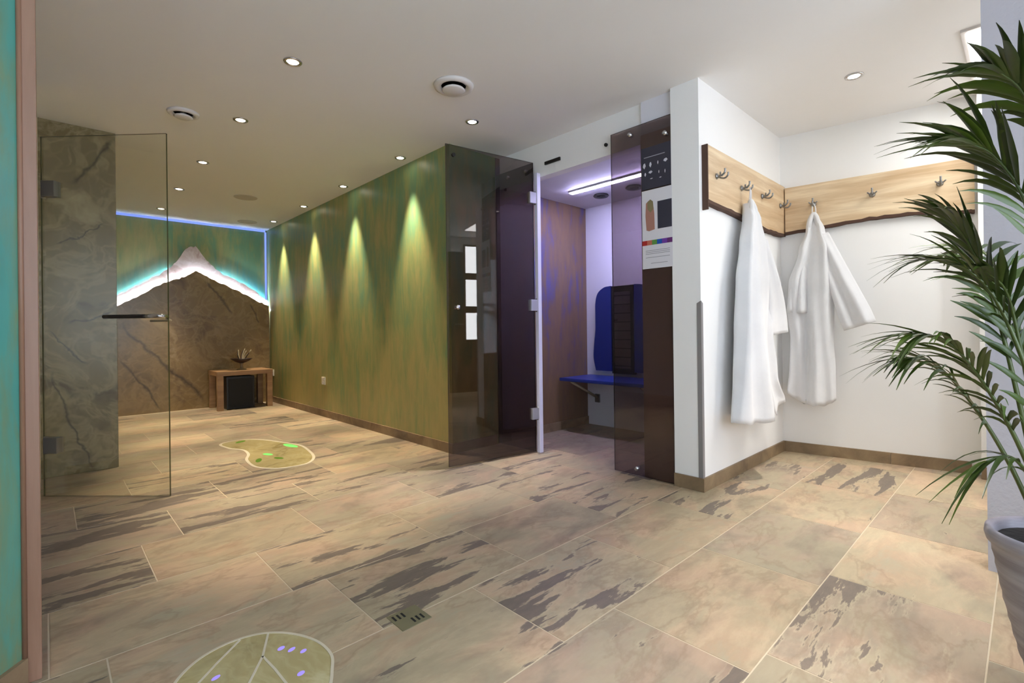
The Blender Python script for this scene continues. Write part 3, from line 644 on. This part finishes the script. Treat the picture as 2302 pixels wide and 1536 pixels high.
# local x along the wall, local y into the room
b1 = coat_board('coat_board', 'shorter live edge wooden coat board on the pillar side wall', 1.265, (1.955, 1.955), [(0, 1.60), (0.3, 1.592), (0.55, 1.60), (0.9, 1.625), (1.265, 1.635)], (3.975, YA, 0), PI)
b2 = coat_board('coat_board', 'longer live edge wooden coat board on the alcove rear wall', 1.02, (1.94, 1.942), [(0, 1.61), (0.24, 1.628), (0.5, 1.646), (0.74, 1.645), (0.95, 1.622), (1.02, 1.615)], (A0.x + AT.x * 0.035 + AN.x * 0.002, A0.y + AT.y * 0.035 + AN.y * 0.002, 0), AROT, -1)
obj('end_bark', MB().bbox(1.262, 1.272, -0.002, BT + 0.002, 1.588, 1.957, 0.002), 'bark', b1)
def make_hook():
    t = thing('coat_hook', '', 'hook', group='coat hooks')
    obj('rosette', MB().lathe([(0.0005, 0.012), (0.01, 0.012), (0.016, 0.006), (0.018, 0.0)], 20), 'steel', t, (0, 0, 0), (-PI / 2, 0, 0), smooth=True)
    obj('upper_prong', MB().tube(crom([(0, 0.008, 0), (0, 0.03, 0.0), (0, 0.048, 0.014), (0, 0.05, 0.034)], 5), [0.0055] * 15 + [0.007], 10), 'steel', t, smooth=True)
    obj('lower_prong', MB().tube(crom([(0, 0.008, -0.004), (0, 0.028, -0.016), (0, 0.05, -0.02), (0, 0.066, -0.006), (0, 0.068, 0.008)], 5), [0.005] * 20 + [0.0065], 10), 'steel', t, smooth=True)
    obj('side_prong', MB().tube(crom([(-0.026, 0.034, 0.012), (-0.012, 0.028, 0.0), (0.012, 0.028, 0.0), (0.026, 0.034, 0.012)], 4), 0.0045, 8), 'steel', t, smooth=True)
    return t
hk = make_hook(); first = True
hooks = [((2.821, YA - BT, 1.797), PI, 'chrome coat hook on the shorter board, closest to the pillar edge'), ((3.179, YA - BT, 1.795), PI, 'chrome coat hook on the shorter board holding a white robe'),
         ((3.523, YA - BT, 1.806), PI, 'empty chrome coat hook on the shorter board beside the robe'), ((3.876, YA - BT, 1.80), PI, 'empty chrome coat hook on the shorter board next to the corner')]
for s, z, lab in ((0.215, 1.793, 'chrome coat hook on the longer board holding a white robe'), (0.553, 1.802, 'empty chrome coat hook in the middle of the longer board'), (0.897, 1.81, 'empty chrome coat hook at the palm end of the longer board')):
    p = A0 + AT * s + AN * (BT + 0.0027); hooks.append(((p.x, p.y, z), math.atan2(AN.y, AN.x) - PI / 2, lab))
for loc, rz, lab in hooks:
    o = hk if first else copy_tree(hk); first = False
    o.location = loc; o.rotation_euler = (0, 0, rz); o['label'] = lab

def robe(label, loc, rotz, body, hem, sleeves, ph, loop_top, flip=False):
    """local x along the wall, local y into the room, z height; body = [(z, x_left, x_right, depth, fold)]"""
    t = thing('bathrobe', label, 'bathrobe', loc, rotz, 'white robes on hooks')
    if flip:
        body = [(a, -c, -b, d_, e) for a, b, c, d_, e in body]; hem = sorted((-a, b) for a, b in hem)
        sleeves = [dict(S, path=[(-p[0], p[1], p[2]) for p in S['path']]) for S in sleeves]
    body = sorted(body, key=lambda b: -b[0]); z_hi = body[0][0]; z_lo = body[-1][0]
    T = lambda k: sorted([(b[0], b[k]) for b in body])
    rows = []; N = 72; NR = 46
    for i in range(NR):
        z = z_hi + (z_lo - z_hi) * i / (NR - 1)
        xl, xr, dp, fd = (lerp_tab(T(k), z) for k in (1, 2, 3, 4)); cx = (xl + xr) / 2; w = (xr - xl) / 2
        ring = []
        for k in range(N):
            a = 2 * PI * k / N; ca, sa = math.cos(a), math.sin(a)
            x = cx + w * math.copysign(abs(ca) ** 0.85, ca); u = (x - cx) / max(w, 1e-4)
            y = dp * (0.5 + 0.5 * math.copysign(abs(sa) ** 0.7, sa))
            rip = 1.45 * fd * (math.sin(u * 5.2 + ph + z * 1.3) * 0.6 + math.sin(u * 9.7 + ph * 2.1 - z * 2.2) * 0.35 + math.sin(u * 2.3 - ph) * 0.5)
            y += rip * (1.0 if sa > 0 else 0.25) + 0.004
            zz = z
            if i > NR - 10: zz += (lerp_tab(hem, x) - z_lo) * (i - (NR - 10)) / 9 + 0.006 * math.sin(u * 14) * (i - (NR - 10)) / 9
            ring.append((x, max(y, 0.003), zz))
        rows.append(ring)
    obj('body', MB().rows(rows), 'terry_white', t, smooth=True)
    for S in sleeves:                                  # flattened, folded tubes
        path = crom(S['path'], 8); n = len(path); rws = []
        for i, p in enumerate(path):
            f = i / (n - 1); hw = S['w'][0] + (S['w'][1] - S['w'][0]) * min(1, f * 1.15); dp = S['d'][0] + (S['d'][1] - S['d'][0]) * f
            Tn = (path[min(i + 1, n - 1)] - path[max(i - 1, 0)]); Tn.y = 0; Tn.normalize(); U = Vector((-Tn.z, 0, Tn.x))
            ring = []
            for k in range(32):
                a = 2 * PI * k / 32
                y = math.sin(a) * dp * (1 + 0.25 * math.sin(math.cos(a) * 6 + ph + f * 2)) + 0.012 * math.sin(math.cos(a) * 4.5 + ph * 1.7) * f
                ring.append(tuple(p + U * (math.cos(a) * hw) + Vector((0, y, 0))))
            rws.append(ring)
        sl = obj('sleeve', MB().rows(rws), 'terry_white', t, smooth=True)
    xl, xr = lerp_tab(T(1), z_hi), lerp_tab(T(2), z_hi); cx = (xl + xr) / 2
    col = crom([(xl - 0.004, 0.05, z_hi - 0.16), (xl + 0.004, 0.065, z_hi - 0.05), (cx, 0.05, z_hi + 0.012), (xr - 0.002, 0.065, z_hi - 0.05), (xr + 0.008, 0.05, z_hi - 0.17)], 6)
    obj('collar', MB().tube(col, [0.006] + [0.017] * (len(col) - 2) + [0.006], 10), 'terry_white', t, smooth=True)
    obj('hanging_loop', MB().tube(crom([(cx - 0.012, 0.045, z_hi - 0.01), (cx - 0.009, 0.05, z_hi + 0.06), (0.0, 0.05, loop_top), (cx + 0.009, 0.05, z_hi + 0.06), (cx + 0.012, 0.045, z_hi - 0.01)], 5), 0.004, 8), 'terry_white', t, smooth=True)
    return t
# robe on the shorter board (local x runs towards the pillar because of the half turn)
RX = 3.179
def fl(x): return RX - x
robe('white terry robe hanging on the shorter board beside the pillar', (RX, YA - BT - 0.003, 0), PI,
     [(1.69, fl(3.215), fl(3.15), 0.06, 0.004), (1.60, fl(3.29), fl(3.12), 0.085, 0.01), (1.42, fl(3.40), fl(3.035), 0.10, 0.016), (1.20, fl(3.46), fl(2.955), 0.11, 0.022), (0.90, fl(3.42), fl(2.915), 0.12, 0.028), (0.62, fl(3.47), fl(2.88), 0.13, 0.03), (0.36, fl(3.60), fl(2.845), 0.135, 0.034)],
     [(-0.45, 0.43), (-0.33, 0.40), (-0.27, 0.345), (-0.2, 0.41), (-0.1, 0.345), (0.15, 0.355), (0.34, 0.37)],
     [dict(path=[(fl(3.33), 0.06, 1.47), (fl(3.44), 0.075, 1.25), (fl(3.52), 0.075, 1.05), (fl(3.545), 0.07, 0.885)], w=(0.05, 0.15), d=(0.03, 0.05)),
      dict(path=[(fl(3.10), 0.05, 1.45), (fl(3.05), 0.055, 1.2), (fl(3.03), 0.06, 0.92)], w=(0.03, 0.085), d=(0.025, 0.03))], 0.6, 1.79)
# robe on the longer board
hp = A0 + AT * 0.215 + AN * (BT + 0.003)
yy = lambda y: (hp.y - y) / 0.99          # local x from a world y
robe('white terry robe with one sleeve spread out hanging on the longer board', (hp.x, hp.y, 0), math.atan2(AN.y, AN.x) - PI / 2,
     [(1.70, -0.022, 0.035, 0.05, 0.003), (1.60, -0.045, 0.07, 0.08, 0.01), (1.46, -0.09, 0.115, 0.10, 0.014), (1.22, -0.155, 0.13, 0.11, 0.02), (1.03, -0.165, 0.12, 0.11, 0.022), (0.84, -0.145, 0.115, 0.115, 0.024), (0.62, -0.15, 0.125, 0.12, 0.026), (0.40, -0.165, 0.125, 0.12, 0.03)],
     [(-0.17, 0.445), (-0.1, 0.40), (-0.05, 0.372), (0.05, 0.375), (0.1, 0.39), (0.125, 0.42)],
     [dict(path=[(0.05, 0.06, 1.56), (0.115, 0.08, 1.36), (0.19, 0.085, 1.14), (0.265, 0.085, 0.92)], w=(0.045, 0.093), d=(0.03, 0.045)),
      dict(path=[(-0.045, 0.05, 1.5), (-0.085, 0.07, 1.25), (-0.10, 0.085, 1.02)], w=(0.03, 0.062), d=(0.025, 0.036))], 2.2, 1.79, True)
# ------------------------------------------------------------------ floor pieces: drain and lit inlays
t = thing('floor_drain', 'square brass toned floor drain with dark slots', 'drain', (0.84, 1.382, 0.0))
obj('grate', MB().bbox(-0.053, 0.053, -0.051, 0.051, -0.004, 0.0018, 0.0008), 'drain_metal', t)
for sx, sy in ((-0.024, 0.024), (0.018, -0.022)):
    for k in range(3): obj('slot', MB().prism([(sx - 0.016 + k * 0.016 - 0.004, sy - 0.014), (sx - 0.016 + k * 0.016 + 0.003, sy - 0.014), (sx - 0.016 + k * 0.016 + 0.004, sy + 0.014), (sx - 0.016 + k * 0.016 - 0.003, sy + 0.014)], 'z', 0.0016, 0.0022), 'slot_black', t)
def ribbon(path, w, z0, z1, closed):
    P = [Vector((p[0], p[1], 0)) for p in path]; n = len(P); rows = []
    for i in range(n):
        a = P[(i - 1) % n] if closed else P[max(i - 1, 0)]; b = P[(i + 1) % n] if closed else P[min(i + 1, n - 1)]
        T = (b - a).normalized(); U = Vector((-T.y, T.x, 0)) * w / 2
        rows.append([tuple(P[i] - U + Vector((0, 0, z0))), tuple(P[i] + U + Vector((0, 0, z0))), tuple(P[i] + U + Vector((0, 0, z1))), tuple(P[i] - U + Vector((0, 0, z1)))])
    if closed: rows.append(rows[0])
    return MB().rows(rows, caps=not closed)
def inlay(label, outline, veins, spots_, led, rimw):
    t = thing('floor_inlay', label, 'floor light')
    P = crom_closed([(x, y, 0) for x, y in outline], 6); P = [(p.x, p.y) for p in P]
    obj('stone_plate', MB().prism(P, 'z', -0.004, 0.0012), 'onyx_floor', t)
    obj('rim', ribbon(P, rimw, -0.004, 0.0024, True), 'inlay_rim', t)
    for v in veins: obj('joint', ribbon(v, rimw * 0.8, -0.002, 0.0022, False), 'inlay_rim', t)
    for (x, y, a, b, ang, m) in spots_:
        pts = [(x + a * math.cos(q) * math.cos(ang) - b * math.sin(q) * math.sin(ang), y + a * math.cos(q) * math.sin(ang) + b * math.sin(q) * math.cos(ang)) for q in [2 * PI * k / 14 for k in range(14)]]
        obj('light_spot', MB().prism(pts, 'z', 0.0008, 0.0018), m, t)
    return t
inlay('lake shaped onyx floor inlay with green lights between glass doors', [(1.04, 4.62), (1.13, 4.70), (1.27, 4.68), (1.37, 4.52), (1.44, 4.32), (1.50, 4.10), (1.47, 3.82), (1.42, 3.63), (1.33, 3.51), (1.22, 3.50), (1.12, 3.54), (1.04, 3.68), (1.05, 3.92), (1.11, 4.10), (1.12, 4.28), (1.06, 4.42)], [],
      [(1.44, 4.16, 0.10, 0.03, 1.75, 'led_green'), (1.215, 3.99, 0.05, 0.022, 1.9, 'led_green'), (1.235, 3.81, 0.045, 0.022, 1.9, 'led_green_dim'), (1.11, 3.85, 0.06, 0.02, 1.2, 'led_green_dim'), (1.19, 4.62, 0.05, 0.025, 0.6, 'led_green_dim')], 'led_green', 0.02)
inlay('leaf shaped onyx floor inlay with violet lights beside the floor drain', [(0.24, 1.56), (0.30, 1.62), (0.37, 1.645), (0.44, 1.64), (0.50, 1.605), (0.55, 1.54), (0.58, 1.46), (0.583, 1.38), (0.56, 1.32), (0.52, 1.25), (0.44, 1.18), (0.34, 1.16), (0.25, 1.22), (0.20, 1.34), (0.20, 1.47)],
      [[(0.485, 1.61), (0.44, 1.51), (0.38, 1.42), (0.30, 1.31)], [(0.44, 1.51), (0.447, 1.43), (0.45, 1.35), (0.45, 1.20)], [(0.415, 1.638), (0.34, 1.57), (0.27, 1.50), (0.21, 1.44)]],
      [(0.49, 1.51, 0.011, 0.008, 0.4, 'led_violet'), (0.51, 1.483, 0.012, 0.007, 0.4, 'led_violet'), (0.532, 1.452, 0.010, 0.007, 0.4, 'led_violet'), (0.492, 1.362, 0.011, 0.008, 0.4, 'led_violet'), (0.322, 1.505, 0.012, 0.007, 0.4, 'led_violet')], 'led_violet', 0.008)

# ------------------------------------------------------------------ potted palm
PC = Vector((1.717, -0.06, 0))
pl = thing('potted_palm', 'feathery green palm in a ribbed grey pot beside the plaster wall', 'potted plant', tuple(PC))
prof = [(0.058, 0.0), (0.064, 0.04), (0.076, 0.09), (0.085, 0.121), (0.097, 0.176), (0.112, 0.248), (0.125, 0.329), (0.134, 0.385), (0.141, 0.39), (0.145, 0.405), (0.143, 0.42), (0.135, 0.424), (0.126, 0.415), (0.122, 0.385), (0.116, 0.36)]
pr2 = []
for (r0, z0), (r1, z1) in zip(prof[:8], prof[1:8]):
    for k in range(5): f = k / 5; z = z0 + (z1 - z0) * f; pr2.append((r0 + (r1 - r0) * f + 0.0012 * math.sin(z * 160), z))
obj('pot', MB().lathe(pr2 + prof[7:], 56), 'pot_grey', pl, smooth=True)
obj('soil', MB().lathe([(0.0005, 0.404), (0.06, 0.406), (0.1225, 0.398)], 32), 'soil', pl)
FW = Vector((math.cos(YAW), math.sin(YAW), 0)); RT = Vector((math.sin(YAW), -math.cos(YAW), 0))
def side(lat, dep, z): return RT * lat + FW * dep + Vector((0, 0, z))      # offset from the pot: lat < 0 leans towards the alcove side
def leaflet_mesh(pos, D, L, w, droop, upv):
    n = 7; m = MB(); vs = []; S = D.cross(upv); S = S.normalized() if S.length > 1e-4 else Vector((1, 0, 0)); N = S.cross(D).normalized()
    for i in range(n):
        f = i / (n - 1); p = pos + D * (L * f) + Vector((0, 0, -1)) * (droop * L * f * f); ww = w * (0.35 + 1.3 * f if f < 0.5 else 1.0) * (1 - max(0, f - 0.35) / 0.65) ** 0.8 if f > 0.35 else w * (0.45 + 0.55 * f / 0.35)
        ww = max(ww, 0.0006)
        vs += [tuple(p - S * ww + N * ww * 0.35), tuple(p), tuple(p + S * ww + N * ww * 0.35)]
    fs = []
    for i in range(n - 1): fs += [(3 * i, 3 * i + 1, 3 * i + 4, 3 * i + 3), (3 * i + 1, 3 * i + 2, 3 * i + 5, 3 * i + 4)]
    return m.add(vs, fs)
def frond(pts, n_pairs, L, w, start=0.35, droop=0.28, spread=48):
    path = crom(pts, 10); n = len(path)
    rad = [0.0056 * (1 - 0.85 * i / (n - 1)) + 0.0008 for i in range(n)]
    f = obj('frond', MB().tube(path, rad, 7), 'palm_stem', pl, smooth=True)
    for i in range(n_pairs):
        t = start + (1 - start) * i / (n_pairs - 1); q = t * (n - 1); k = min(int(q), n - 2); p = path[k].lerp(path[k + 1], q - k)
        T = (path[min(k + 2, n - 1)] - path[max(k - 1, 0)]).normalized()
        S = T.cross(Vector((0, 0, 1)))
        if S.length < 0.25: S = T.cross(FW)
        S.normalize(); up = S.cross(T).normalized(); env = math.sin(PI * (0.12 + 0.8 * (i / (n_pairs - 1)))) ** 0.6
        for sg in (-1, 1):
            a = math.radians(spread - 26 * (i / (n_pairs - 1)) + random.uniform(-7, 7)); l = L * env * random.uniform(0.9, 1.35)
            D = (T * math.cos(a) + S * sg * math.sin(a) + up * random.uniform(-0.12, 0.12)).normalized()
            o = obj('leaflet', leaflet_mesh(p, D, l, w * random.uniform(0.62, 1.0), droop * random.uniform(0.5, 1.4), up), 'palm_leaf', f, smooth=True)
frond([side(-0.01, 0.0, 0.37), side(-0.02, 0.02, 0.82), side(-0.05, 0.03, 1.17), side(-0.12, 0.04, 1.32), side(-0.22, 0.03, 1.36)], 19, 0.25, 0.0115, 0.45, 0.32, 34)
frond([side(0.01, 0.01, 0.37), side(0.03, 0.05, 0.92), side(0.02, 0.06, 1.32), side(-0.03, 0.06, 1.48), side(-0.11, 0.05, 1.54)], 13, 0.22, 0.0135, 0.58, 0.4, 36)
frond([side(-0.02, -0.01, 0.37), side(-0.07, 0.0, 0.72), side(-0.13, 0.02, 0.95), side(-0.20, 0.03, 1.05), side(-0.29, 0.03, 1.08)], 14, 0.20, 0.0065, 0.45, 0.42, 32)
frond([side(-0.02, 0.0, 0.37), side(-0.08, 0.02, 0.60), side(-0.16, 0.03, 0.77), side(-0.26, 0.02, 0.88), side(-0.36, 0.0, 0.90)], 22, 0.18, 0.0085, 0.34, 0.5, 40)
frond([side(-0.02, 0.02, 0.37), side(-0.06, 0.08, 0.58), side(-0.12, 0.12, 0.73), side(-0.19, 0.14, 0.82), side(-0.27, 0.14, 0.84)], 18, 0.16, 0.008, 0.38, 0.55, 40)
frond([side(-0.03, -0.02, 0.37), side(-0.09, -0.04, 0.50), side(-0.15, -0.05, 0.59), side(-0.20, -0.06, 0.63), side(-0.25, -0.06, 0.62)], 6, 0.14, 0.0075, 0.5, 0.6, 26)
frond([side(-0.01, 0.03, 0.37), side(-0.05, 0.06, 0.72), side(-0.09, 0.08, 0.97), side(-0.14, 0.09, 1.12), side(-0.21, 0.08, 1.20)], 18, 0.21, 0.011, 0.36, 0.38, 36)
frond([side(0.0, 0.02, 0.37), side(-0.02, 0.05, 0.66), side(-0.05, 0.06, 0.88), side(-0.09, 0.05, 1.0), side(-0.16, 0.03, 1.05)], 13, 0.19, 0.0105, 0.3, 0.3, 40)
frond([side(0.03, 0.0, 0.37), side(0.09, -0.03, 0.78), side(0.17, -0.06, 1.10), side(0.28, -0.08, 1.25), side(0.40, -0.10, 1.27)], 14, 0.20, 0.012, 0.4)
frond([side(0.02, 0.03, 0.37), side(0.05, 0.12, 0.75), side(0.08, 0.22, 1.02), side(0.11, 0.33, 1.15), side(0.13, 0.44, 1.15)], 12, 0.18, 0.011, 0.4)
